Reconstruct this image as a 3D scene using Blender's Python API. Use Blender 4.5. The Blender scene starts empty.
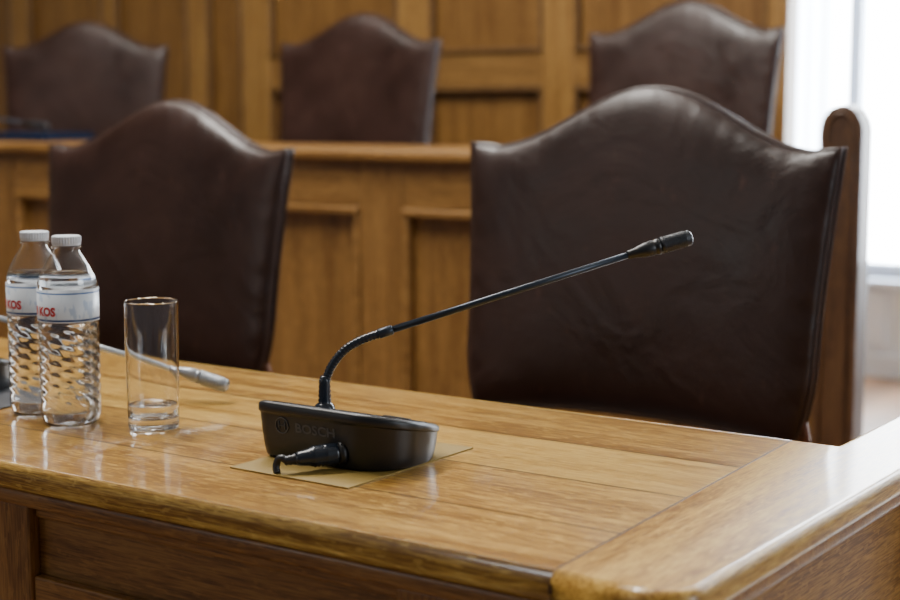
import bpy, bmesh, math, random
from math import sin, cos, pi, radians
from mathutils import Vector
random.seed(4)
COL = bpy.context.scene.collection

# ------------------------------------------------------------------ materials
def new_mat(name):
    m = bpy.data.materials.new(name); m.use_nodes = True
    nt = m.node_tree; b = nt.nodes["Principled BSDF"]
    return m, nt, b

def plain(name, col, rough=0.5, metal=0.0, bump=0.0, bscale=200, spec=0.5, **kw):
    m, nt, b = new_mat(name)
    n = nt.nodes.new("ShaderNodeTexNoise"); n.inputs["Scale"].default_value = bscale
    n.inputs["Detail"].default_value = 4
    tc = nt.nodes.new("ShaderNodeTexCoord"); nt.links.new(tc.outputs["Object"], n.inputs["Vector"])
    r = nt.nodes.new("ShaderNodeValToRGB")
    r.color_ramp.elements[0].color = (*[c*0.88 for c in col], 1)
    r.color_ramp.elements[1].color = (*[min(1, c*1.1) for c in col], 1)
    nt.links.new(n.outputs["Fac"], r.inputs["Fac"]); nt.links.new(r.outputs["Color"], b.inputs["Base Color"])
    b.inputs["Roughness"].default_value = rough; b.inputs["Metallic"].default_value = metal
    b.inputs["Specular IOR Level"].default_value = spec
    if bump:
        bp = nt.nodes.new("ShaderNodeBump"); bp.inputs["Strength"].default_value = bump
        bp.inputs["Distance"].default_value = 0.001
        nt.links.new(n.outputs["Fac"], bp.inputs["Height"]); nt.links.new(bp.outputs["Normal"], b.inputs["Normal"])
    return m

def wood(name, dark, mid, light, axis=0, rough=0.3, plank=0.0, coat=0.3, gs=1.0, plankaxis=1, wear=0.0, con=1.0, spec=0.5, fleck=0.4):
    m, nt, b = new_mat(name); L = nt.links.new; N = nt.nodes.new
    tc = N("ShaderNodeTexCoord")
    base = tc.outputs["Object"]
    if plank:
        sep = N("ShaderNodeSeparateXYZ"); L(tc.outputs["Object"], sep.inputs[0])
        dv = N("ShaderNodeMath"); dv.operation = 'DIVIDE'; L(sep.outputs[plankaxis], dv.inputs[0]); dv.inputs[1].default_value = plank
        fl = N("ShaderNodeMath"); fl.operation = 'FLOOR'; L(dv.outputs[0], fl.inputs[0])
        wn = N("ShaderNodeTexWhiteNoise"); wn.noise_dimensions = '1D'; L(fl.outputs[0], wn.inputs["W"])
        va = N("ShaderNodeVectorMath"); va.operation = 'ADD'; L(tc.outputs["Object"], va.inputs[0])
        vs = N("ShaderNodeVectorMath"); vs.operation = 'SCALE'; L(wn.outputs["Color"], vs.inputs[0]); vs.inputs["Scale"].default_value = 7.0
        L(vs.outputs[0], va.inputs[1]); base = va.outputs[0]
    def mp(sl, sc):
        k = N("ShaderNodeMapping"); s = [sc]*3; s[axis] = sl
        k.inputs["Scale"].default_value = s; L(base, k.inputs["Vector"]); return k
    m1 = mp(2.0*gs, 26*gs); n1 = N("ShaderNodeTexNoise"); n1.inputs["Scale"].default_value = 1.5
    n1.inputs["Detail"].default_value = 10; n1.inputs["Distortion"].default_value = 0.6; n1.inputs["Roughness"].default_value = 0.66
    L(m1.outputs["Vector"], n1.inputs["Vector"])
    m2 = mp(16*gs, 280*gs); n2 = N("ShaderNodeTexNoise"); n2.inputs["Scale"].default_value = 2.0
    n2.inputs["Detail"].default_value = 4; L(m2.outputs["Vector"], n2.inputs["Vector"])
    fac = N("ShaderNodeMath"); fac.operation = 'MULTIPLY_ADD'
    L(n2.outputs["Fac"], fac.inputs[0]); fac.inputs[1].default_value = 0.9
    L(n1.outputs["Fac"], fac.inputs[2])
    add = N("ShaderNodeMath"); add.operation = 'SUBTRACT'; L(fac.outputs[0], add.inputs[0]); add.inputs[1].default_value = 0.45
    last = add
    if plank:
        ma = N("ShaderNodeMath"); ma.operation = 'MULTIPLY_ADD'; L(wn.outputs["Value"], ma.inputs[0])
        ma.inputs[1].default_value = 0.30; L(add.outputs[0], ma.inputs[2])
        sb = N("ShaderNodeMath"); sb.operation = 'SUBTRACT'; L(ma.outputs[0], sb.inputs[0]); sb.inputs[1].default_value = 0.14
        last = sb
    r = N("ShaderNodeValToRGB"); e = r.color_ramp.elements
    e[0].position = 0.5-0.19/con; e[0].color = (*dark, 1); e[1].position = 0.5+0.2/con; e[1].color = (*light, 1)
    x = e.new(0.5); x.color = (*mid, 1)
    L(last.outputs[0], r.inputs["Fac"]); out = r.outputs["Color"]
    m3 = mp(34*gs, 110*gs); n3 = N("ShaderNodeTexNoise"); n3.inputs["Scale"].default_value = 1.6; n3.inputs["Detail"].default_value = 3
    L(m3.outputs["Vector"], n3.inputs["Vector"])
    r3 = N("ShaderNodeValToRGB"); r3.color_ramp.elements[0].position = 0.58; r3.color_ramp.elements[1].position = 0.66
    r3.color_ramp.elements[0].color = (0,0,0,1); r3.color_ramp.elements[1].color = (fleck,fleck,fleck,1)
    L(n3.outputs["Fac"], r3.inputs["Fac"])
    mf = N("ShaderNodeMixRGB"); L(r3.outputs["Color"], mf.inputs[0]); L(out, mf.inputs[1]); mf.inputs[2].default_value = (*[min(1,c*1.2) for c in light], 1)
    out = mf.outputs[0]
    if wear:
        for (scl,p0,p1,amt,colr) in ((12,0.59,0.64,wear*0.8,[c*0.9 for c in dark]),(6,0.60,0.68,wear*0.5,[min(1,light[0]*1.15),light[1]*1.25,light[2]*1.8])):
            n4 = N("ShaderNodeTexNoise"); n4.inputs["Scale"].default_value = scl; n4.inputs["Detail"].default_value = 10; n4.inputs["Roughness"].default_value = 0.82
            L(tc.outputs["Object"], n4.inputs["Vector"])
            r4 = N("ShaderNodeValToRGB"); r4.color_ramp.elements[0].position = p0; r4.color_ramp.elements[1].position = p1
            r4.color_ramp.elements[0].color = (0,0,0,1); r4.color_ramp.elements[1].color = (amt,amt,amt,1)
            L(n4.outputs["Fac"], r4.inputs["Fac"])
            mw = N("ShaderNodeMixRGB"); L(r4.outputs["Color"], mw.inputs[0]); L(out, mw.inputs[1]); mw.inputs[2].default_value = (*colr, 1)
            out = mw.outputs[0]
    if plank:
        fr = N("ShaderNodeMath"); fr.operation = 'FRACT'; L(dv.outputs[0], fr.inputs[0])
        lt = N("ShaderNodeMath"); lt.operation = 'LESS_THAN'; L(fr.outputs[0], lt.inputs[0]); lt.inputs[1].default_value = 0.026
        sc = N("ShaderNodeMath"); sc.operation = 'MULTIPLY'; L(lt.outputs[0], sc.inputs[0]); sc.inputs[1].default_value = 0.85
        mx = N("ShaderNodeMixRGB"); L(sc.outputs[0], mx.inputs[0]); L(out, mx.inputs[1]); mx.inputs[2].default_value = (*[c*0.35 for c in dark], 1)
        out = mx.outputs[0]
    L(out, b.inputs["Base Color"])
    rr = N("ShaderNodeMapRange"); rr.inputs["To Min"].default_value = rough-0.08; rr.inputs["To Max"].default_value = rough+0.12
    L(n1.outputs["Fac"], rr.inputs["Value"]); L(rr.outputs[0], b.inputs["Roughness"])
    b.inputs["Coat Weight"].default_value = coat; b.inputs["Coat Roughness"].default_value = 0.08
    b.inputs["Specular IOR Level"].default_value = spec
    bp = N("ShaderNodeBump"); bp.inputs["Strength"].default_value = 0.15; bp.inputs["Distance"].default_value = 0.0008
    L(n2.outputs["Fac"], bp.inputs["Height"]); L(bp.outputs["Normal"], b.inputs["Normal"])
    return m

M_TOP = wood("oak_desktop", (0.23,0.104,0.016), (0.48,0.268,0.050), (0.65,0.415,0.100), 0, 0.3, plank=0.134, coat=0.85, wear=0.5, con=0.95, gs=1.2, spec=0.35)
M_TOPY = wood("oak_end_board", (0.22,0.098,0.0155), (0.46,0.256,0.048), (0.63,0.40,0.097), 1, 0.36, coat=0.35, wear=0.5, con=1.0, gs=1.2, spec=0.3)
M_JOINT = plain("dark_joint", (0.05,0.020,0.006), 0.6)
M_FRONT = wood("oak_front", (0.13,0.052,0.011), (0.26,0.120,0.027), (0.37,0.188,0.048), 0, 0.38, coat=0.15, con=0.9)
M_FRONTSHADE = wood("oak_front_recess_shade", (0.10,0.040,0.0085), (0.21,0.096,0.021), (0.31,0.156,0.039), 0, 0.42, coat=0.1, con=0.9)  # darker copy of the front oak, painting shade into the recessed panel
M_FRONTV = wood("oak_front_upright", (0.13,0.051,0.011), (0.25,0.114,0.026), (0.36,0.180,0.046), 2, 0.38, coat=0.15, con=0.9)
M_MID = wood("oak_row_rail", (0.12,0.052,0.012), (0.205,0.102,0.026), (0.30,0.160,0.045), 0, 0.35, coat=0.15, con=0.85)
M_MIDV = wood("oak_row_upright", (0.11,0.047,0.011), (0.185,0.091,0.023), (0.275,0.143,0.040), 2, 0.35, coat=0.15, con=0.85)
M_WALLP = wood("oak_wall_panel", (0.10,0.043,0.010), (0.17,0.082,0.020), (0.25,0.131,0.035), 2, 0.35, coat=0.1, con=0.85)
M_WALLF = wood("oak_wall_frame", (0.15,0.071,0.017), (0.24,0.125,0.033), (0.33,0.186,0.053), 2, 0.35, coat=0.1, con=0.85)
M_WALLR = wood("oak_wall_rail", (0.12,0.056,0.014), (0.195,0.098,0.026), (0.27,0.148,0.041), 0, 0.35, coat=0.1, con=0.85)
M_MOULD = wood("oak_wall_moulding", (0.06,0.026,0.007), (0.105,0.050,0.013), (0.165,0.086,0.024), 2, 0.4, coat=0.1)
M_CHWOOD = wood("walnut_chair", (0.05,0.018,0.008), (0.11,0.040,0.016), (0.17,0.062,0.024), 2, 0.6, coat=0.0, spec=0.15)
M_POST = wood("oak_post", (0.040,0.016,0.006), (0.078,0.034,0.012), (0.12,0.057,0.020), 2, 0.45, coat=0.1)

def leather():
    m, nt, b = new_mat("brown_leather"); L = nt.links.new; N = nt.nodes.new
    tc = N("ShaderNodeTexCoord")
    n = N("ShaderNodeTexNoise"); n.inputs["Scale"].default_value = 4; n.inputs["Detail"].default_value = 8; n.inputs["Roughness"].default_value = 0.6
    L(tc.outputs["Object"], n.inputs["Vector"])
    r = N("ShaderNodeValToRGB"); r.color_ramp.elements[0].position = 0.3; r.color_ramp.elements[1].position = 0.72
    r.color_ramp.elements[0].color = (0.0125,0.0046,0.0030,1); r.color_ramp.elements[1].color = (0.034,0.0125,0.0080,1)
    L(n.outputs["Fac"], r.inputs["Fac"])
    ms = N("ShaderNodeMapping"); ms.inputs["Scale"].default_value = (14,14,5); ms.inputs["Rotation"].default_value=(0,0.6,0)
    L(tc.outputs["Object"], ms.inputs["Vector"])
    ns = N("ShaderNodeTexNoise"); ns.inputs["Scale"].default_value = 2.5; ns.inputs["Detail"].default_value = 9; ns.inputs["Roughness"].default_value = 0.75
    L(ms.outputs["Vector"], ns.inputs["Vector"])
    rs = N("ShaderNodeValToRGB"); rs.color_ramp.elements[0].position = 0.60; rs.color_ramp.elements[1].position = 0.68
    rs.color_ramp.elements[0].color = (0,0,0,1); rs.color_ramp.elements[1].color = (0.45,0.45,0.45,1)
    L(ns.outputs["Fac"], rs.inputs["Fac"])
    mx = N("ShaderNodeMixRGB"); L(rs.outputs["Color"], mx.inputs[0]); L(r.outputs["Color"], mx.inputs[1]); mx.inputs[2].default_value = (0.10,0.043,0.029,1)
    L(mx.outputs[0], b.inputs["Base Color"])
    mr = N("ShaderNodeMapRange"); mr.inputs["From Min"].default_value = 0.3; mr.inputs["From Max"].default_value = 0.7
    mr.inputs["To Min"].default_value = 0.28; mr.inputs["To Max"].default_value = 0.50
    L(n.outputs["Fac"], mr.inputs["Value"]); L(mr.outputs[0], b.inputs["Roughness"])
    b.inputs["Specular IOR Level"].default_value = 0.45
    v = N("ShaderNodeTexVoronoi"); v.inputs["Scale"].default_value = 300; L(tc.outputs["Object"], v.inputs["Vector"])
    b1 = N("ShaderNodeBump"); b1.inputs["Strength"].default_value = 0.25; b1.inputs["Distance"].default_value = 0.0008
    L(v.outputs["Distance"], b1.inputs["Height"])
    n3 = N("ShaderNodeTexNoise"); n3.inputs["Scale"].default_value = 6; n3.inputs["Detail"].default_value = 5
    n3.inputs["Distortion"].default_value = 1.0; L(tc.outputs["Object"], n3.inputs["Vector"])
    b2 = N("ShaderNodeBump"); b2.inputs["Strength"].default_value = 0.5; b2.inputs["Distance"].default_value = 0.012
    L(n3.outputs["Fac"], b2.inputs["Height"]); L(b1.outputs["Normal"], b2.inputs["Normal"]); L(b2.outputs["Normal"], b.inputs["Normal"])
    return m
M_LEATHER = leather()
M_WELT = plain("leather_welt", (0.030,0.012,0.008), 0.36)
M_BLACK = plain("black_plastic", (0.0045,0.0054,0.0076), 0.40, bump=0.10, bscale=900)
M_BLACKG = plain("black_gloss_plastic", (0.010,0.015,0.024), 0.26)
M_RUBBER = plain("black_rubber", (0.006,0.006,0.0075), 0.45)
M_ROD = plain("dark_grey_metal", (0.020,0.030,0.046), 0.34, metal=0.4)
M_GREYROD = plain("grey_metal", (0.46,0.50,0.54), 0.3, metal=0.4)
M_GREYHEAD = plain("mid_grey_head", (0.26,0.28,0.31), 0.35, metal=0.3)
M_LETTER = plain("grey_print", (0.080,0.084,0.092), 0.6)
M_CARD = plain("olive_card", (0.28,0.185,0.038), 0.5)
M_DARKPAD = plain("dark_pad", (0.02,0.022,0.028), 0.5)
M_WHITE = plain("white_paint", (0.62,0.72,0.86), 0.6)
M_CAP = plain("white_cap_plastic", (0.70,0.74,0.79), 0.4)
M_PAPER = plain("paper_edges", (0.55,0.55,0.52), 0.8)
M_RED = plain("red_print", (0.55,0.015,0.015), 0.5)
M_FOLDER = plain("navy_folder", (0.006,0.016,0.045), 0.85, spec=0.15)
M_FLOOR = wood("brown_floor", (0.10,0.05,0.025), (0.17,0.09,0.045), (0.25,0.14,0.075), 1, 0.35, plank=0.12, coat=0.2, plankaxis=0)
M_PLASTER = plain("plaster", (0.50,0.46,0.40), 0.8)

def grille_mat(name, col, lo, metal):
    m, nt, b = new_mat(name); L = nt.links.new; N = nt.nodes.new
    tc = N("ShaderNodeTexCoord"); v = N("ShaderNodeTexVoronoi"); v.inputs["Scale"].default_value = 700
    v.inputs["Randomness"].default_value = 0.25
    L(tc.outputs["Object"], v.inputs["Vector"])
    r = N("ShaderNodeValToRGB"); r.color_ramp.elements[0].color = (*lo,1)
    r.color_ramp.elements[0].position = 0.25; r.color_ramp.elements[1].position = 0.5
    r.color_ramp.elements[1].color = (*col,1); L(v.outputs["Distance"], r.inputs["Fac"])
    L(r.outputs["Color"], b.inputs["Base Color"]); b.inputs["Roughness"].default_value = 0.42
    b.inputs["Metallic"].default_value = metal
    bp = N("ShaderNodeBump"); bp.inputs["Strength"].default_value = 0.25; bp.inputs["Distance"].default_value = 0.001
    L(v.outputs["Distance"], bp.inputs["Height"]); L(bp.outputs["Normal"], b.inputs["Normal"])
    return m
M_GRILLE = grille_mat("dark_grille",(0.018,0.022,0.030),(0.002,0.002,0.003), 0.1)
M_GRILLE2 = grille_mat("silver_grille",(0.32,0.35,0.38),(0.20,0.22,0.25), 0.3)

def glassm(name, ior, col=(1,1,1), rough=0.0):
    m, nt, b = new_mat(name)
    n = nt.nodes.new("ShaderNodeTexNoise"); n.inputs["Scale"].default_value = 30
    r = nt.nodes.new("ShaderNodeMapRange"); r.inputs["To Min"].default_value = rough; r.inputs["To Max"].default_value = rough+0.02
    nt.links.new(n.outputs["Fac"], r.inputs["Value"]); nt.links.new(r.outputs[0], b.inputs["Roughness"])
    b.inputs["Base Color"].default_value = (*col,1); b.inputs["Transmission Weight"].default_value = 1
    b.inputs["IOR"].default_value = ior
    return m
M_GLASS = glassm("clear_glass", 1.47)
M_PET = glassm("clear_bottle_plastic", 1.5, (0.985,0.993,1.0), 0.05)
M_WATER = glassm("water", 1.33, (0.985,0.993,1.0))

def label_mat():
    m, nt, b = new_mat("printed_label"); L = nt.links.new; N = nt.nodes.new
    tc = N("ShaderNodeTexCoord"); sep = N("ShaderNodeSeparateXYZ"); L(tc.outputs["Object"], sep.inputs[0])
    mr = N("ShaderNodeMapRange"); mr.inputs["From Min"].default_value = 0.113; mr.inputs["From Max"].default_value = 0.148
    L(sep.outputs[2], mr.inputs["Value"])
    r = N("ShaderNodeValToRGB"); r.color_ramp.interpolation = 'CONSTANT'; e = r.color_ramp.elements
    e[0].position = 0; e[0].color = (0.70,0.74,0.79,1); e[1].position = 0.03; e[1].color = (0.02,0.06,0.20,1)
    for p, c in ((0.09,(0.70,0.75,0.80,1)), (0.86,(0.05,0.13,0.32,1)), (0.91,(0.70,0.74,0.79,1))):
        k = e.new(p); k.color = c
    L(mr.outputs[0], r.inputs["Fac"])
    n = N("ShaderNodeTexNoise"); n.inputs["Scale"].default_value = 130; n.inputs["Detail"].default_value = 3
    mpp = N("ShaderNodeMapping"); mpp.inputs["Scale"].default_value=(1,1,0.35)
    L(tc.outputs["Object"], mpp.inputs["Vector"]); L(mpp.outputs["Vector"], n.inputs["Vector"])
    r2 = N("ShaderNodeValToRGB"); r2.color_ramp.elements[0].position = 0.56; r2.color_ramp.elements[1].position = 0.62
    r2.color_ramp.elements[0].color = (0,0,0,1); r2.color_ramp.elements[1].color = (0.5,0.5,0.5,1)
    L(n.outputs["Fac"], r2.inputs["Fac"])
    mx = N("ShaderNodeMixRGB"); L(r2.outputs["Color"], mx.inputs[0]); L(r.outputs["Color"], mx.inputs[1]); mx.inputs[2].default_value = (0.28,0.40,0.58,1)
    L(mx.outputs[0], b.inputs["Base Color"]); b.inputs["Roughness"].default_value = 0.3
    return m
M_LABEL = label_mat()

def emis(name, col, s):
    m = bpy.data.materials.new(name); m.use_nodes = True; nt = m.node_tree
    nt.nodes.remove(nt.nodes["Principled BSDF"])
    e = nt.nodes.new("ShaderNodeEmission"); e.inputs[1].default_value = s
    tc = nt.nodes.new("ShaderNodeTexCoord"); g = nt.nodes.new("ShaderNodeTexNoise"); g.inputs["Scale"].default_value = 0.7
    nt.links.new(tc.outputs["Object"], g.inputs["Vector"])
    r = nt.nodes.new("ShaderNodeValToRGB"); r.color_ramp.elements[0].color = (*[c*0.85 for c in col],1); r.color_ramp.elements[1].color = (*col,1)
    nt.links.new(g.outputs["Fac"], r.inputs["Fac"]); nt.links.new(r.outputs["Color"], e.inputs[0])
    nt.links.new(e.outputs[0], nt.nodes["Material Output"].inputs[0]); return m
M_SKYPANE = emis("bright_daylight_pane", (0.88,0.94,1.0), 38)

# ------------------------------------------------------------------ mesh helpers
def link(o, parent=None, loc=None):
    COL.objects.link(o)
    if parent is not None: o.parent = parent
    if loc is not None: o.location = loc
    return o
def mesh_obj(name, verts, faces, mat, parent=None, smooth=False, loc=None):
    me = bpy.data.meshes.new(name); me.from_pydata([tuple(v) for v in verts], [], faces)
    bm = bmesh.new(); bm.from_mesh(me); bmesh.ops.recalc_face_normals(bm, faces=bm.faces); bm.to_mesh(me); bm.free()
    if mat: me.materials.append(mat)
    if smooth:
        for p in me.polygons: p.use_smooth = True
    return link(bpy.data.objects.new(name, me), parent, loc)
def boxes(name, lst, mat, parent=None, bevel=0.0, org=(0,0,0), seg=2):
    V, F = [], []
    for (x0,x1,y0,y1,z0,z1) in lst:
        k = len(V)
        for z in (z0,z1):
            for (x,y) in ((x0,y0),(x1,y0),(x1,y1),(x0,y1)):
                V.append((x-org[0], y-org[1], z-org[2]))
        for f in ((3,2,1,0),(4,5,6,7),(0,1,5,4),(1,2,6,5),(2,3,7,6),(3,0,4,7)):
            F.append([k+i for i in f])
    o = mesh_obj(name, V, F, mat, parent)
    if parent is None: o.location = org
    if bevel:
        b = o.modifiers.new("bevel", 'BEVEL'); b.width = bevel; b.segments = seg; b.limit_method = 'ANGLE'
        for p in o.data.polygons: p.use_smooth = True
        w = o.modifiers.new("wn", 'WEIGHTED_NORMAL'); w.keep_sharp = True
    return o
def slab(name, pl, z0, z1, mat, parent, org):
    n=len(pl); V=[(x-org[0],y-org[1],z) for z in (z0,z1) for x,y in pl]
    F=[list(range(n))[::-1],[n+i for i in range(n)]]+[(i,(i+1)%n,n+(i+1)%n,n+i) for i in range(n)]
    return mesh_obj(name,V,F,mat,parent)
def each(name, lst, mat, parent, bevel=0.0, org=(0,0,0)):
    for b in lst: boxes(name,[b],mat,parent,bevel,org)
def weight_bevel(o, test, width, seg=8):
    me=o.data; at=me.attributes.new("bevel_weight_edge",'FLOAT','EDGE')
    for i,e in enumerate(me.edges):
        a=me.vertices[e.vertices[0]].co; b=me.vertices[e.vertices[1]].co
        at.data[i].value = 1.0 if test(a,b) else 0.0
    m=o.modifiers.new("bevel",'BEVEL'); m.width=width; m.segments=seg; m.limit_method='WEIGHT'
    for p in me.polygons: p.use_smooth=True
    o.modifiers.new("wn",'WEIGHTED_NORMAL')
def empty(name, loc, label, cat, group=None):
    e = bpy.data.objects.new(name, None); e.empty_display_size = 0.05; link(e); e.location = loc
    e["label"] = label; e["category"] = cat
    if group: e["group"] = group
    return e
def tube(name, pts, radii, mat, parent=None, seg=16, caps=True, closed=False):
    pts = [Vector(p) for p in pts]; n = len(pts)
    if not hasattr(radii, '__len__'): radii = [radii]*n
    V, F = [], []; up = None
    for i in range(n):
        if closed: t = (pts[(i+1)%n]-pts[i-1]).normalized()
        else: t = (pts[min(i+1,n-1)]-pts[max(i-1,0)]).normalized()
        if up is None:
            a = Vector((0,0,1)) if abs(t.z) < 0.9 else Vector((0,1,0)); up = (a - t*a.dot(t)).normalized()
        else:
            up = (up - t*up.dot(t)).normalized()
        s = t.cross(up)
        for j in range(seg):
            a = 2*pi*j/seg; V.append(pts[i] + (up*cos(a)+s*sin(a))*radii[i])
    for i in range(n if closed else n-1):
        k = (i+1) % n
        for j in range(seg):
            F.append((i*seg+j, i*seg+(j+1)%seg, k*seg+(j+1)%seg, k*seg+j))
    if caps and not closed:
        F.append(list(range(seg))[::-1]); F.append([(n-1)*seg+j for j in range(seg)])
    return mesh_obj(name, V, F, mat, parent, smooth=True)
def spline(ctrl, n):
    P = [Vector(c) for c in ctrl]; P = [P[0]*2-P[1]] + P + [P[-1]*2-P[-2]]; out = []
    for i in range(1, len(P)-2):
        for k in range(n):
            t = k/n; a,b,c,d = P[i-1],P[i],P[i+1],P[i+2]
            out.append(0.5*((2*b)+(c-a)*t+(2*a-5*b+4*c-d)*t*t+(3*b-a-3*c+d)*t**3))
    out.append(P[-2]); return out
def dens(prof, d=0.0004):
    """support loops next to every profile corner so smooth shading stays true"""
    out=[prof[0]]
    for (r0,z0),(r1,z1) in zip(prof,prof[1:]):
        l=math.hypot(r1-r0,z1-z0)
        if l>6*d:
            out.append((r0+(r1-r0)*d/l,z0+(z1-z0)*d/l)); out.append((r1-(r1-r0)*d/l,z1-(z1-z0)*d/l))
        out.append((r1,z1))
    return out
def lathe(name, prof, mat, parent=None, seg=64, rf=None):
    V, F, rings = [], [], []
    for (r,z) in prof:
        if r < 1e-6: rings.append([len(V)]); V.append((0,0,z))
        else:
            rings.append(list(range(len(V), len(V)+seg)))
            for j in range(seg):
                a = 2*pi*j/seg; rr = rf(r,a,z) if rf else r
                V.append((rr*cos(a), rr*sin(a), z))
    for A,B in zip(rings, rings[1:]):
        for j in range(seg):
            k = (j+1)%seg
            if len(A) == 1 and len(B) == 1: continue
            if len(A) == 1: F.append((A[0],B[j],B[k]))
            elif len(B) == 1: F.append((A[j],A[k],B[0]))
            else: F.append((A[j],A[k],B[k],B[j]))
    return mesh_obj(name, V, F, mat, parent, smooth=True)
def text_mesh(s, size, extrude=0.0, bold=0.0):
    c = bpy.data.curves.new("t", 'FONT'); c.body = s; c.size = size; c.extrude = extrude; c.offset = bold
    c.resolution_u = 3
    o = bpy.data.objects.new("t", c); COL.objects.link(o); bpy.context.view_layer.update()
    dg = bpy.context.evaluated_depsgraph_get()
    me = bpy.data.meshes.new_from_object(o.evaluated_get(dg)); bpy.data.objects.remove(o)
    return me

def struct(o): o["kind"] = "structure"; return o

# ------------------------------------------------------------------ room
struct(boxes("floor", [(-8,3.2,-2.5,6.2,-0.1,0)], M_FLOOR))
struct(boxes("floor", [(-8,-1.7,2.95,4.7,0,0.262)], M_FLOOR))
struct(boxes("ceiling", [(-8,3.2,-2.5,6.2,3.7,3.8)], M_PLASTER))
struct(boxes("wall_left", [(-8.1,-8,-2.5,6.2,0,3.7)], M_PLASTER))
WY = 6.1; W2=(-0.7,0.3)  # second window is unseen, placed and sized for the highlight on the desk end
struct(boxes("wall_back", [(-8,-3.3,WY,WY+0.25,0,3.7),(-1.2,W2[0],WY,WY+0.25,0,3.7),(W2[1],3.2,WY,WY+0.25,0,3.7),
      (-3.3,-1.2,WY,WY+0.25,0,0.40),(W2[0],W2[1],WY,WY+0.25,0,0.40),(-3.3,-1.2,WY,WY+0.25,3.2,3.7),(W2[0],W2[1],WY,WY+0.25,3.2,3.7)], M_WHITE))
for i,(a,b) in enumerate(((-3.3,-1.2),W2)):
    struct(boxes("window_%d"%(i+1), [(a,b,WY+0.14,WY+0.16,0.40,3.2)], M_SKYPANE))
    mull=[(a,b,WY+0.05,WY+0.12,0.40,0.46),(a,b,WY+0.05,WY+0.12,3.14,3.2),(a,a+0.06,WY+0.05,WY+0.12,0.46,3.14),(b-0.06,b,WY+0.05,WY+0.12,0.46,3.14),
          ((a+b)/2-0.03,(a+b)/2+0.03,WY+0.05,WY+0.12,0.46,3.14)]
    struct(boxes("trim_%d"%(i+1), mull+[(a-0.03,b+0.03,WY-0.05,WY+0.05,0.37,0.40)], M_WHITE, bevel=0.005))
struct(boxes("baseboard_back", [(-3.3,3.2,WY-0.02,WY,0,0.09)], M_WHITE))
struct(boxes("trim_3", [(-3.2+i*0.30,-3.2+i*0.30+0.24,WY-0.015,WY,0.12,0.34) for i in range(7)], M_WHITE, bevel=0.006))

def curtain(x0,x1,y,z0,z1):
    V,F=[],[]; n=120
    for i in range(n+1):
        x=x0+(x1-x0)*i/n
        yy=y+0.02*sin(i*0.8)+0.008*sin(i*2.1)
        V.append((x,yy,z0)); V.append((x,yy+0.004*sin(i),z1))
    for i in range(n): F.append((2*i,2*i+2,2*i+3,2*i+1))
    m,nt,b=new_mat("sheer_fabric"); b.inputs["Base Color"].default_value=(0.85,0.9,0.96,1); b.inputs["Roughness"].default_value=0.9
    tr=nt.nodes.new("ShaderNodeBsdfTranslucent"); tr.inputs[0].default_value=(0.85,0.9,0.97,1)
    n1=nt.nodes.new("ShaderNodeTexNoise"); n1.inputs["Scale"].default_value=40
    mr=nt.nodes.new("ShaderNodeMapRange"); mr.inputs["To Min"].default_value=0.8; mr.inputs["To Max"].default_value=0.9
    mx=nt.nodes.new("ShaderNodeMixShader"); nt.links.new(n1.outputs["Fac"],mr.inputs["Value"]); nt.links.new(mr.outputs[0],mx.inputs[0])
    nt.links.new(b.outputs[0],mx.inputs[1]); nt.links.new(tr.outputs[0],mx.inputs[2]); nt.links.new(mx.outputs[0],nt.nodes["Material Output"].inputs[0])
    o=mesh_obj("curtain",V,F,m,smooth=True)
    o["label"]="white sheer floor-length curtain over a bright window"; o["category"]="curtain"
    return o
curtain(-3.2,-2.28,5.97,0.43,3.3)

PY = 4.7
struct(boxes("wall_panelled", [(-8,-1.93,PY,PY+0.06,0,3.0)], M_WALLP))
stiles = [-7.2,-6.4,-5.6,-5.02,-4.50,-4.18,-3.40,-2.775,-1.965]
wid =    [0.12,0.12,0.12,0.08,0.11,0.15,0.15,0.13,0.07]
tr = [(s-w/2,s+w/2,PY-0.03,PY,0.262,3.0) for s,w in zip(stiles,wid)]
struct(boxes("trim_4", tr, M_WALLF, bevel=0.006))
tr = []; mo = []
edges = [(s+w/2) for s,w in zip(stiles,wid)]; edl = [(s-w/2) for s,w in zip(stiles,wid)]
for a,b in zip(edges[:-1], edl[1:]):
    tr.append((a,b,PY-0.028,PY,2.6,3.0)); tr.append((a,b,PY-0.028,PY,0.262,0.40))
    zz = ((0.40,2.6),)
    if a > -4.3:
        tr.append((a,b,PY-0.028,PY,1.165,1.285)); zz=((1.285,2.6),(0.40,1.165))
    for z0,z1 in zz:
        mo += [(a,b,PY-0.040,PY,z0,z0+0.018),(a,b,PY-0.040,PY,z1-0.018,z1),(a,a+0.015,PY-0.034,PY,z0+.018,z1-.018),(b-0.015,b,PY-0.034,PY,z0+.018,z1-.018)]
struct(boxes("trim_5", tr, M_WALLR, bevel=0.004))
struct(boxes("trim_6", mo, M_MOULD, bevel=0.006))

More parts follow.
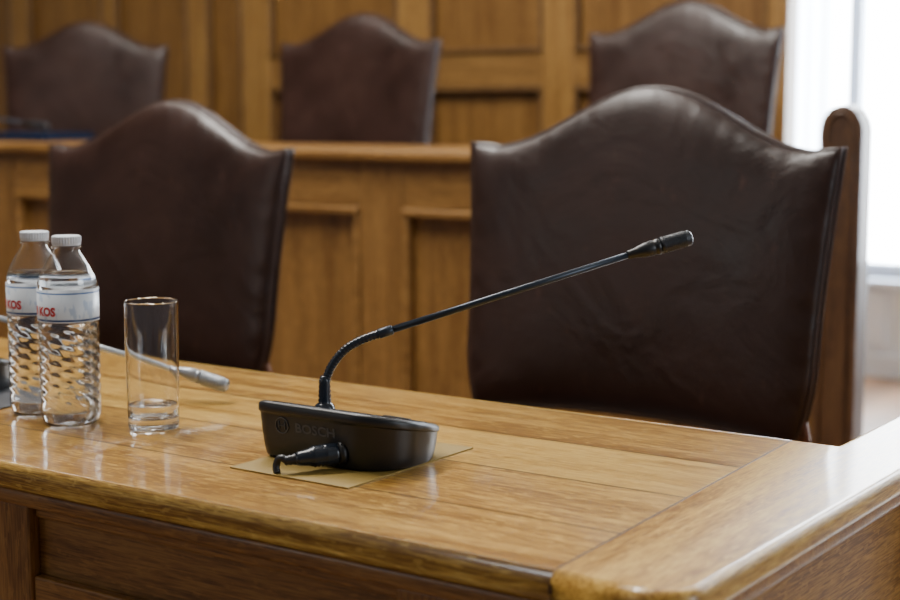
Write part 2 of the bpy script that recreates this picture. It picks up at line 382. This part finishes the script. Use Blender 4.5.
# ------------------------------------------------------------------ near desk
DO = (-1.8,1.2,0)
desk = empty("conference_desk", DO, "long golden oak desk with rounded edge and panelled front", "desk")
ZT = 0.75; FX=-0.455; EB=0.0095
S0=(-0.5645,0.945); S1=(-0.595,1.485)          # slightly slanting joint between top and end board
o=slab("desktop",[(-3.4,0.945),S0,S1,(-3.4,1.485)],ZT-0.026,ZT,M_TOP,desk,DO)
weight_bevel(o, lambda a,b: abs(a.x-b.x)>0.5, EB)
def endboard():
    x1,y0,y1 = FX,0.945,2.6; g=0.0001
    pl=[(S0[0]+g,S0[1])]; r=0.034
    for i in range(11):
        a=-pi/2+ (pi/2)*i/10; pl.append((x1-r+r*cos(a), y0+r+r*sin(a)))
    pl += [(x1,y1),(-0.55,y1),(-0.55,1.485),(S1[0]+g,1.485)]
    o=slab("end_board",pl,ZT-0.026,ZT,M_TOPY,desk,DO)
    e0=(S0[0]+g-DO[0],S0[1]-DO[1]); e1=(S1[0]+g-DO[0],S1[1]-DO[1])
    onj=lambda v: min(abs(v.x-e0[0])+abs(v.y-e0[1]),abs(v.x-e1[0])+abs(v.y-e1[1]))<1e-4
    weight_bevel(o, lambda a,b: abs(a.z-b.z)<1e-4 and not (onj(a) and onj(b)), EB)
endboard()
f_=lambda y: S0[0]+(S1[0]-S0[0])*(y-0.945)/0.54
slab("joint_strip",[(f_(.955)-.0010,.955),(f_(.955)+.0010,.955),(f_(1.475)+.0010,1.475),(f_(1.475)-.0010,1.475)],ZT-0.004,ZT+0.00015,M_JOINT,desk,DO)
boxes("joint_strip", [(S0[0]-0.0012,S0[0]+0.0012,0.9447,0.950,ZT-0.0165,ZT-0.0095)], M_JOINT, desk, org=DO)
boxes("edge_moulding", [(-3.38,FX-0.014,0.959,0.985,ZT-0.046,ZT-0.0265)], M_FRONT, desk, bevel=0.006, org=DO)
boxes("edge_moulding", [(FX-0.04,FX-0.014,0.9855,2.58,ZT-0.046,ZT-0.0265)], M_FRONT, desk, bevel=0.006, org=DO)
boxes("front_panel", [(-3.35,FX-0.04,0.985,1.005,0.0,ZT-0.05)], M_FRONTSHADE, desk, org=DO)
ax=[(-3.35,-3.20),(-2.60,-2.40),(-1.80,-1.64),(-1.27,-1.175),(-0.726,FX-0.025)]
each("upright", [(a,b,0.970,0.9848,0.0,ZT-0.0465) for a,b in ax], M_FRONTV, desk, 0.003, DO)
rails=[]
for (a,b) in zip(ax[:-1],ax[1:]):
    rails += [(a[1]+.0005,b[0]-.0005,0.974,0.9848,0.600,0.632),(a[1]+.0005,b[0]-.0005,0.974,0.9848,0.0,0.12),
              (a[1]+.0005,b[0]-.0005,0.978,0.9848,0.690,0.7035)]
each("rail", rails, M_FRONT, desk, 0.003, DO)
M_SIDE = wood("oak_side", (0.15,0.062,0.013), (0.30,0.148,0.034), (0.43,0.23,0.06), 1, 0.45, coat=0.05)
M_SIDEV = wood("oak_side_upright", (0.14,0.058,0.012), (0.28,0.138,0.032), (0.41,0.22,0.057), 2, 0.45, coat=0.05)
boxes("side_panel", [(FX-0.06,FX-0.04,1.006,2.55,0,ZT-0.05)], M_SIDE, desk, org=DO)
each("side_upright", [(FX-0.0395,FX-0.025,a,b,0,ZT-0.0465) for a,b in ((0.9855,1.10),(1.55,1.65),(2.05,2.15),(2.45,2.55))], M_SIDEV, desk, 0.003, DO)

# ------------------------------------------------------------------ row desk behind
RO=(-3.0,3.3,0)
RZ=0.985; RX=-1.29
row = empty("conference_desk", RO, "raised oak desk row with recessed panels behind brown chairs", "desk")
boxes("desktop", [(-6.8,RX,3.1,3.6,RZ-0.03,RZ)], M_MID, row, bevel=0.010, org=RO, seg=3)
boxes("front_panel", [(-6.8,-1.205,3.155,3.18,0,RZ-0.031)], M_MIDV, row, org=RO)
sx=[-2.382+0.74*k for k in range(-5,2)]
each("upright", [(s-0.07,s+0.07,3.13,3.1545,0,RZ-0.0305) for s in sx]+[(RX-0.12,RX,3.13,3.1545,0,RZ-0.0305)], M_MIDV, row, 0.004, RO)
rr=[];mm=[]
xs=[(s-0.07,s+0.07) for s in sx]+[(RX-0.12,RX)]
for a,b in zip(xs[:-1],xs[1:]):
    l,r=a[1]+.0005,b[0]-.0005
    if r-l<0.05: continue
    rr += [(l,r,3.131,3.1545,0.838,RZ-0.0305),(l,r,3.131,3.1545,0,0.30)]
    mm.append([(l,r,3.118,3.1545,0.816,0.8375),(l,l+0.018,3.122,3.1545,0.301,0.8155),(r-0.018,r,3.122,3.1545,0.301,0.8155)])
each("rail", rr, M_MID, row, 0.003, RO)
for m_ in mm: each("panel_moulding", m_, M_MID, row, 0.006, RO)
def endpost():
    PO=(-1.148,3.125,0)
    x0,x1,y0,y1=-1.200,-1.108,3.085,3.155; top=1.097; r=(x1-x0)/2; cx=(x0+x1)/2; hr=r*1.25
    pl=[(x0,0),(x1,0)]+[(cx+r*cos(a),top-hr+hr*sin(a)) for a in [pi*i/18 for i in range(19)]]
    n=len(pl); V=[(x-PO[0],y-PO[1],z) for y in (y0,y1) for x,z in pl]
    F=[list(range(n)),[n+i for i in range(n)][::-1]]+[(i,(i+1)%n,n+(i+1)%n,n+i) for i in range(n)]
    o=mesh_obj("end_post",V,F,M_POST,None); o.location=PO
    o["label"]="tall wooden post with rounded top at the desk row's end"; o["category"]="post"
    for p in o.data.polygons: p.use_smooth=True
    b=o.modifiers.new("b",'BEVEL'); b.width=0.006; b.segments=3; b.limit_method='ANGLE'; b.angle_limit=radians(40)
    o.modifiers.new("wn",'WEIGHTED_NORMAL')
    ri=r-0.018
    pts=[(cx+ri*cos(a)-PO[0],y0-PO[1]-0.001,top-hr+(hr-0.018)*sin(a)) for a in [pi*i/16 for i in range(17)]]
    pts=[(cx+ri-PO[0],y0-PO[1]-0.001,0.1)]+pts+[(cx-ri-PO[0],y0-PO[1]-0.001,0.1)]
    tube("bead",pts,0.004,M_POST,o,seg=8)
endpost()

# ------------------------------------------------------------------ chair
def ztop(s): return 1.028 + 0.093*0.5*(1+cos(pi*min(1,abs(s)/0.88))) + 0.006*max(0,abs(s)-0.85)/0.15
ZB=0.615
def back_pt(s,t):
    zb = ZB + 0.012*(1-s*s)
    z = zb + t*(ztop(s)-zb)
    hw = 0.289 + 0.020*t - 0.006*sin(pi*t)
    if t < 0.25: hw -= 0.020*(1-t/0.25)**2
    x = s*hw
    y = 0.048*(z-1.03)/0.42 - 0.018*s*s
    return x,y,z
def build_chair():
    e = empty("leather_chair", (0,0,0), "", "chair")
    nu,nv=110,70; V=[];F=[]
    def th(s,t):
        d = (max(0,1-abs(s)**7))**0.5*(max(0,1-abs(2*t-1)**9))**0.5
        return 0.009+0.022*d
    def bulge(s,t):
        b_=0.013*max(0,(1-s*s))*max(0,1-(2*t-1)**2)
        et=math.exp(-((1-t)/0.07)**2)*(1-t)/0.05; es=math.exp(-((1-abs(s))/0.07)**2)*(1-abs(s))/0.05
        b_+=0.0004*et*(sin(46*s)+0.6*sin(71*s+1))+0.0008*es*(sin(38*t)+0.6*sin(61*t+2))
        return b_
    for side in (-1,1):
        for j in range(nv+1):
            for i in range(nu+1):
                s=2*i/nu-1; t=j/nv
                s=sin(s*pi/2)*0.35+s*0.65; t2=(sin((2*t-1)*pi/2)*0.35+(2*t-1)*0.65+1)/2
                x,y,z=back_pt(s,t2)
                if side<0: y -= th(s,t2)+bulge(s,t2)
                else: y += th(s,t2)
                V.append((x,y,z))
    W=nu+1; K=W*(nv+1)
    for side in (0,1):
        for j in range(nv):
            for i in range(nu):
                a=side*K+j*W+i; F.append((a,a+1,a+W+1,a+W))
    bd=[i for i in range(W)]+[j*W+nu for j in range(1,nv+1)]+[nv*W+i for i in range(nu-1,-1,-1)]+[j*W for j in range(nv-1,0,-1)]
    for a,b in zip(bd,bd[1:]+bd[:1]): F.append((a,b,b+K,a+K))
    mesh_obj("backrest",V,F,M_LEATHER,e,smooth=True)
    for off in (-0.009,0.009):
        pts=[]
        for i in range(60): pts.append(back_pt(-1+2*i/59,1))
        for i in range(1,40): pts.append(back_pt(1,1-i/40))
        for i in range(60): pts.append(back_pt(1-2*i/59,0))
        for i in range(1,40): pts.append(back_pt(-1,i/40))
        tube("welt",[(x*1.001,y+off,z) for x,y,z in pts],0.0028,M_WELT,e,seg=8,closed=True)
    V=[];F=[];n=24
    for side in (0,1):
        for j in range(n+1):
            for i in range(n+1):
                u=2*i/n-1;v=2*j/n-1
                k=(max(0,1-abs(u)**6)*max(0,1-abs(v)**6))**0.5
                hw=0.265+0.02*(-v)
                z=0.455+(0.035*k if side else -0.02*k)+(0.012*(1-u*u)*(1-v*v) if side else 0)
                V.append((u*hw,-0.28+v*0.235,z))
    W=n+1;K=W*W
    for side in (0,1):
        for j in range(n):
            for i in range(n):
                a=side*K+j*W+i;F.append((a,a+1,a+W+1,a+W))
    bd=[i for i in range(W)]+[j*W+n for j in range(1,n+1)]+[n*W+i for i in range(n-1,-1,-1)]+[j*W for j in range(n-1,0,-1)]
    for a,b in zip(bd,bd[1:]+bd[:1]): F.append((a,b,b+K,a+K))
    mesh_obj("seat",V,F,M_LEATHER,e,smooth=True)
    boxes("seat_frame",[(-0.265,0.265,-0.51,-0.485,0.37,0.434),(-0.255,0.255,-0.08,-0.055,0.37,0.434),
          (-0.265,-0.24,-0.486,-0.079,0.37,0.434),(0.24,0.265,-0.486,-0.079,0.37,0.434)],M_CHWOOD,e,bevel=0.004)
    for sx_ in (-1,1):
        prof=[(0,0),(0.016,0),(0.018,0.02),(0.014,0.05),(0.017,0.12),(0.022,0.24),(0.016,0.28),(0.024,0.30),(0.024,0.368),(0,0.368)]
        o=lathe("leg",prof,M_CHWOOD,e,seg=24); o.location=(sx_*0.235,-0.47,0)
        tube("rear_leg",spline([(sx_*0.262,0.05,0.0),(sx_*0.262,0.0,0.2),(sx_*0.268,-0.046,0.42),(sx_*0.272,-0.052,0.648)],6),
             [0.018+0.002*sin(i/3) for i in range(17)]+[0.017,0.010],M_CHWOOD,e,seg=16)
    tube("stretcher",[(-0.262,0.01,0.17),(0,0.01,0.17),(0.262,0.01,0.17)],0.011,M_CHWOOD,e,seg=12)
    return e
ch = build_chair()
parts = list(ch.children)
def place(e,x,y,z,rot,label,sz=1.0):
    e.location=(x,y,z); e.rotation_euler=(0,0,radians(rot)); e["label"]=label; e["group"]="brown leather chairs"
    e.scale=(1,1,sz)
    return e
def copy_chair():
    n = ch.copy(); COL.objects.link(n)
    for p in parts:
        q = p.copy(); q.parent = n; COL.objects.link(q)
    return n
LB="brown leather chair with arched back behind the golden oak desk"
LB2="brown leather chair with arched back behind the raised desk"
place(ch,-1.083,2.1,0,0,LB)
place(copy_chair(),-2.096,2.1,0,0,LB,0.984)
place(copy_chair(),-3.01,3.86,0.262,0,LB2)
place(copy_chair(),-2.03,4.15,0.262,0,LB2,1.018)
place(copy_chair(),-4.32,3.91,0.262,27,"turned brown leather chair behind a folder on the raised desk",1.015)

# ------------------------------------------------------------------ microphones
BY0=-0.064
def outline(inset, n=16):
    x0,x1,y0,y1 = -0.085+inset,0.083-inset,BY0+inset,0.058-inset
    def arc(cx,cy,rx,ry,a0): return [(cx+rx*cos(a0+pi/2*i/n),cy+ry*sin(a0+pi/2*i/n)) for i in range(n+1)]
    rb=0.020-inset*0.5; rr_=0.048-inset*.6; rf=0.058-inset
    return arc(x0+rb,y0+rb,rb,rb,pi)+arc(x1-rr_,y0+rr_,rr_,rr_,-pi/2)+arc(x1-rf,y1-rf,rf,rf,0)+arc(x0+rf,y1-rf,rf,rf,pi/2)
LV=[(0,0.0095),(0.02,0.0072),(0.06,0.0060),(0.25,0.0042),(0.5,0.0027),(0.76,0.0016),(0.79,0.0014),(0.805,0.0004),(0.825,0.0),(0.92,0.0),(0.955,0.0008),(0.98,0.0022),(1.0,0.0048)]
def make_mic(org, stem, tip0, tip1, label, bright=False):
    e = empty("gooseneck_microphone", org, label, "microphone", "desk conference microphones")
    def htop(y): return 0.056-0.029*(y+0.058)/0.116
    V=[];F=[]
    for f,ins in LV:
        for x,y in outline(ins): V.append((x,y,htop(y)*f))
    n=len(outline(0)); k=len(LV)
    F.append(list(range(n))[::-1])
    for i in range(k-1):
        for j in range(n): F.append((i*n+j,i*n+(j+1)%n,(i+1)*n+(j+1)%n,(i+1)*n+j))
    for ins,dz in ((0.0078,0.0),(0.0090,-0.002)):
        for x,y in outline(ins): V.append((x,y,htop(y)+dz))
    for i in (k-1,k):
        for j in range(n): F.append((i*n+j,i*n+(j+1)%n,(i+1)*n+(j+1)%n,(i+1)*n+j))
    F.append([(k+1)*n+j for j in range(n)])
    mesh_obj("base",V,F,M_BLACK,e,smooth=True).modifiers.new("e",'EDGE_SPLIT').split_angle=radians(40)
    V=[];F=[]
    for ins,dz in ((0.0110,-0.0018),(0.0115,0.0002),(0.0125,0.0006)):
        for x,y in outline(ins): V.append((x,y,htop(y)+dz))
    for i in range(2):
        for j in range(n): F.append((i*n+j,i*n+(j+1)%n,(i+1)*n+(j+1)%n,(i+1)*n+j))
    F.append([2*n+j for j in range(n)]); F.append(list(range(n))[::-1])
    mesh_obj("control_plate",V,F,M_BLACKG,e)
    tilt=-math.atan(0.029/0.116)
    for (bx_,by_,br,bh) in ((0.02,0.03,0.011,0.0012),(0.050,0.008,0.006,0.0010)):
        o=lathe("button",dens([(0,0),(br,0),(br,bh*0.6),(br*0.9,bh),(0,bh)],0.0002),M_RUBBER,e,seg=28)
        o.location=(bx_,by_,htop(by_)+0.0007); o.rotation_euler=(tilt,0,0)
    O=Vector(org)
    P=[Vector(p)-O for p in stem]
    b=P[0]
    cz=[-0.006,0.0,0.004,0.006]; cr=[0.0105,0.0102,0.0094,0.0070]
    for i in range(10):
        cz.append(0.007+0.0022*i); cr.append((0.0068 if i%2 else 0.0059)-0.0001*i)
    cz+=[0.030,0.033]; cr+=[0.0048,0.0038]
    tube("collar",[b+Vector((0,0,z)) for z in cz],cr,M_BLACKG,e,seg=24)
    rod=M_GREYROD if bright else M_ROD
    flex=spline(P[1:],16); R=[0.0038+(0.0007 if i%3<2 else 0) for i in range(len(flex))]
    tube("flexible_neck",flex,R,M_BLACKG if not bright else M_GREYROD,e,seg=14)
    T0=Vector(tip0)-O; T1=Vector(tip1)-O; d=(T1-T0).normalized()
    S=flex[-1]; dr=(T0-S).normalized()
    tube("neck_sleeve",[S-dr*0.004,S-dr*0.003,S+dr*0.010,S+dr*0.011],[0.0042,0.0050,0.0050,0.0038],rod,e,seg=14)
    tube("rod",[S,S+(T0-S)*0.5,T0],0.0035,rod,e,seg=14)
    Lh=(T1-T0).length
    hp=[(-0.14,.0035),(-0.12,.0045),(0.0,.0049),(0.06,.0060),(0.16,.0073),(0.30,.0082),(0.32,.0074),(0.345,.0074),(0.365,.0082),(0.42,.0084),(0.43,.0070),(0.45,.0070)]
    tube("head_collar",[T0+d*Lh*a for a,_ in hp],[r for _,r in hp],M_BLACK if not bright else M_GREYHEAD,e,seg=24)
    gp=[(0.44,.0070),(0.46,.0084)]
    for i in range(18): gp.append((0.5+0.38*i/17, 0.0089-0.0009*(i%2)))
    gp+=[(0.95,.0080),(0.985,.0055),(1.0,.001)]
    tube("grille",[T0+d*Lh*a for a,_ in gp],[r for _,r in gp],M_GRILLE if not bright else M_GRILLE2,e,seg=28)
    return e
MO=(-0.915,1.165,0.7518)
n_=(.7098,.7044); sp=lambda s,z:(-0.937+n_[0]*s,1.139+n_[1]*s,z)
mic = make_mic(MO,[sp(0,0.799),sp(0.0005,0.826),sp(0.0080,0.8424),sp(0.0203,0.8568),sp(0.0368,0.8661),sp(0.0566,0.8725)],
   sp(0.3112,0.9466),sp(0.3703,0.9617),"black gooseneck microphone on olive card with cable plugged in")
def face_y(z):
    f=z/0.0570
    for (f0,i0),(f1,i1) in zip(LV,LV[1:]):
        if f0<=f<=f1: return BY0+i0+(i1-i0)*(f-f0)/(f1-f0)-0.0006
    return BY0-0.0005
me=text_mesh("BOSCH",0.0132,0.0,0.0003)
tx0,tz0=-0.0295,0.0300
for v in me.vertices:
    X=tx0+v.co.x*1.15; Z=tz0+v.co.y*0.95; v.co=(X,face_y(Z),Z)
o=bpy.data.objects.new("lettering",me); me.materials.clear(); me.materials.append(M_LETTER); link(o,mic)
EX,EZ=-0.0455,0.0345
ring=[(EX+0.0078*cos(a),face_y(EZ+0.0078*sin(a)),EZ+0.0078*sin(a)) for a in [2*pi*i/40 for i in range(40)]]
tube("emblem",ring,0.0006,M_LETTER,mic,seg=6,closed=True)
for dx in (-0.0036,0.0036):
    tube("emblem",[(EX+dx,face_y(EZ-0.0044),EZ-0.0044),(EX+dx,face_y(EZ+0.0044),EZ+0.0044)],0.0006,M_LETTER,mic,seg=6)
tube("emblem",[(EX-0.0036,face_y(EZ),EZ),(EX+0.0036,face_y(EZ),EZ)],0.0006,M_LETTER,mic,seg=6)
MOv=Vector(MO)
pr=Vector((-0.893,1.107,0.7675))-MOv; pt=Vector((-0.918,1.072,0.7645))-MOv; d=(pt-pr)
pf=[(0,.0095),(0.12,.0100),(0.30,.0104)]
for i in range(8): pf.append((0.34+0.04*i, .0106-0.0014*(i%2)))
pf+=[(0.66,.0090),(0.70,.0080),(0.92,.0068),(1.0,.0055)]
tube("plug",[pr+d*a for a,_ in pf],[r for _,r in pf],M_BLACKG,mic,seg=24)
tube("cable_boot",[pt+d*a for a in (-0.05,0.03,0.07,0.12,0.16,0.21,0.25)],[.0052,.0054,.0044,.0050,.0042,.0046,.0036],M_RUBBER,mic,seg=16)
cb=pt+d*0.2
tube("cable",spline([cb,cb+Vector((-0.004,-0.001,0.0020)),cb+Vector((-0.0080,-0.002,0.0006)),cb+Vector((-0.0098,-0.0030,-0.005)),cb+Vector((-0.0088,-0.0040,-0.0095)),Vector((cb.x-0.0070,cb.y-0.0045,0.0002))],8),0.0034,M_RUBBER,mic,seg=14)
tube("socket",[pr-d*0.10,pr-d*0.02,pr+d*0.03,pr+d*0.05],[.0120,.0120,.0115,.0100],M_RUBBER,mic,seg=24)

O2=(-1.562,1.181,0.7522)
make_mic(O2,[(-1.575,1.155,0.799),(-1.575,1.155,0.826),(-1.570,1.157,0.842),(-1.553,1.161,0.854),(-1.528,1.1715,0.8525),(-1.500,1.189,0.8432)],
   (-1.268,1.278,0.7845),(-1.212,1.298,0.7690),"gooseneck microphone with grey stem bent low over the desk",bright=True)
O3=(-4.40,3.33,RZ)
o3=lambda x,y,z:(O3[0]+x,O3[1]+y,O3[2]+z)
m3_=make_mic(O3,[o3(-.022,-.026,.047),o3(-.022,-.026,.066),o3(-.015,-.027,.074),o3(0,-.028,.076),o3(.018,-.030,.073),o3(.035,-.033,.069)],
   o3(.345,-.055,.037),o3(.425,-.060,.030),"black gooseneck microphone bent low over a dark folder")
m3_.scale=(1.5,1.5,1.5)

c=boxes("card",[(-0.985,-0.842,1.055,1.257,0.7502,0.7516)],M_CARD,org=(-0.91,1.15,0.7502)); c["label"]="flat olive-yellow card lying under the microphone base"; c["category"]="card"
c=boxes("desk_pad",[(-1.70,-1.397,1.095,1.25,0.7502,0.752)],M_DARKPAD,bevel=0.0006,org=(-1.5,1.15,0.7502)); c["label"]="thin dark pad under a microphone beside the bottles"; c["category"]="desk pad"
f=empty("document_folder",(-4.06,3.42,RZ+0.0003),"navy folder of papers lying on the raised oak desk","folder")
boxes("cover",[(-0.17,0.17,-0.09,0.12,0,0.003),(-0.17,0.17,-0.09,0.12,0.021,0.024),(-0.17,0.17,-0.093,-0.09,0,0.024),(0.1702,0.173,-0.093,0.12,0,0.024)],M_FOLDER,f)
boxes("paper_stack",[(-0.165,0.160,-0.0895,0.115,0.0031,0.0208)],M_PAPER,f)

# ------------------------------------------------------------------ bottles
PHI=math.atan2(-1.118,1.276)
def make_bottle(loc,fill,label):
    e=empty("water_bottle",loc,label,"bottle","plastic water bottles")
    R=0.0325
    low=[(0,0.006),(0.012,0.004),(0.020,0.0008),(0.026,0.0),(0.0305,0.004),(R,0.012)]
    z=0.0155
    while z<0.1085: low.append((R,z)); z+=0.0008
    up=[(R-0.0006,0.110),(R-0.001,0.112),(R-0.001,0.130),(R-0.001,0.1485),(R-0.0002,0.150),(0.0317,0.154),(0.0303,0.159),(0.0283,0.164),(0.0256,0.1695),(0.0226,0.175),(0.0194,0.180),(0.0164,0.1845),(0.0143,0.1878),(0.0133,0.190),(0.0165,0.1905),(0.0165,0.1920),(0.0125,0.1925),(0.0125,0.203)]
    outer=low+up
    def rf(r,a,z,off=0):
        if 0.0155<=z<0.1088:
            w=min(1,(z-0.0155)/0.008)*min(1,(0.1095-z)/0.006)
            return r + w*(0.00036*sin(9*a+z*520) - 0.0004)
        return r
    inner=[(max(0,r-0.0005),zz+(0.0005 if zz<0.01 else 0)) for r,zz in outer]
    inner[0]=(0,0.0066)
    prof=outer+inner[::-1]
    lathe("bottle_body",prof,M_PET,e,seg=180,rf=rf)
    wp=[(max(0,r-0.0007),zz+(0.0008 if zz<0.01 else 0)) for r,zz in outer if zz<=fill]
    wp[0]=(0,0.0069); rl,zl=wp[-1]; wp.append((rl-0.0004,zl+0.0001)); wp.append((rl-0.002,zl)); wp.append((0,zl))
    lathe("water",wp,M_WATER,e,seg=180,rf=rf)
    Rl=R+0.0002
    lathe("label_band",[(Rl,0.113),(Rl,0.1478),(Rl-0.0003,0.1478),(Rl-0.0003,0.113),(Rl,0.113)],M_LABEL,e,seg=96)
    cp=[(0.0128,0.1936),(0.0150,0.1935),(0.0152,0.1945),(0.0150,0.1965),(0.0153,0.1968),(0.0153,0.2025),(0.0145,0.2038),(0,0.2040)]
    lathe("cap",dens(cp),M_CAP,e,seg=160,rf=lambda r,a,z:r+(0.0005*sin(32*a) if r>0.0149 and 0.196<z<0.2035 else 0))
    me=text_mesh("VI KOS",0.0126,0.0,0.0006)
    w=max(v.co.x for v in me.vertices); end=PHI-radians(24); Rt=Rl+0.0006
    for v in me.vertices:
        th=end-(w-v.co.x)*0.95/Rt; zz=0.1205+v.co.y; v.co=(Rt*cos(th),Rt*sin(th),zz)
    me.materials.clear(); me.materials.append(M_RED)
    o=bpy.data.objects.new("lettering",me); link(o,e)
    return e
make_bottle((-1.276,1.118,0.7502),0.168,"clear plastic water bottle with white cap beside a drinking glass")
b2=make_bottle((-1.351,1.138,0.7502),0.163,"clear plastic water bottle with white cap standing behind another")
b2.rotation_euler=(0,0,radians(-4))

# ------------------------------------------------------------------ glass
g=empty("drinking_glass",(-1.179,1.146,0.7502),"straight clear highball glass with a little water","drinking glass")
Rg=0.0285;H=0.1375
lathe("tumbler",dens([(0,0.0005),(0.024,0.0),(0.0262,0.0012),(0.0268,0.004),(0.0272,0.02),(Rg-0.0004,0.07),(Rg,H-0.0008),(Rg-0.0005,H),(Rg-0.0010,H-0.0008),(Rg-0.0015,0.07),(0.0260,0.022),(0.0254,0.015),(0.0235,0.0125),(0.018,0.012),(0,0.0115)]),M_GLASS,g,seg=96)
lathe("water",dens([(0,0.0120),(0.0175,0.0125),(0.0230,0.0131),(0.0249,0.0155),(0.0254,0.0200),(0.0256,0.0268),(0.0246,0.0264),(0,0.0262)]),M_WATER,g,seg=96)

# ------------------------------------------------------------------ lights
def area(name,loc,target,sx_,sy_,power,col):
    l=bpy.data.lights.new(name,'AREA'); l.shape='RECTANGLE'; l.size=sx_; l.size_y=sy_; l.energy=power; l.color=col
    o=bpy.data.objects.new(name,l); link(o); o.location=loc
    o.rotation_euler=(Vector(target)-Vector(loc)).to_track_quat('-Z','Y').to_euler(); return o
area("side_soft_fill",(3.0,2.0,2.0),(-1.2,1.6,0.8),1.6,1.6,62,(0.86,0.93,1.0))  # added area light for soft daylight from the right, source unseen
area("front_soft_fill",(-3.0,-2.0,1.75),(-1.2,1.8,0.9),0.9,1.3,9,(1.0,0.96,0.92))  # unseen soft light added for the chair sheen and the desk front
cl=area("ceiling_lamp",(-2.42,1.8,3.5),(-2.42,1.8,0.7),0.4,2.8,215,(1.0,0.96,0.9)); cl.rotation_euler=(0,0,0)
area("rear_overhead_fill",(-4.0,2.6,3.6),(-3.6,3.6,1.0),1.4,1.0,36,(1.0,0.93,0.83))  # warm overhead fill, added out of view to lighten the rear panelling
w=bpy.data.worlds.new("world"); bpy.context.scene.world=w; w.use_nodes=True
w.node_tree.nodes["Background"].inputs[0].default_value=(0.86,0.91,1.0,1); w.node_tree.nodes["Background"].inputs[1].default_value=0.16

# ------------------------------------------------------------------ camera
cd=bpy.data.cameras.new("camera"); cam=bpy.data.objects.new("camera",cd); link(cam)
cam.location=(0,0,1.09); cam.rotation_euler=(radians(90-7.13),0,radians(34.7))
cd.lens=61.4; cd.sensor_width=36; cd.clip_start=0.05
cd.dof.use_dof=True; cd.dof.focus_distance=1.5; cd.dof.aperture_fstop=4.5
bpy.context.scene.camera=cam
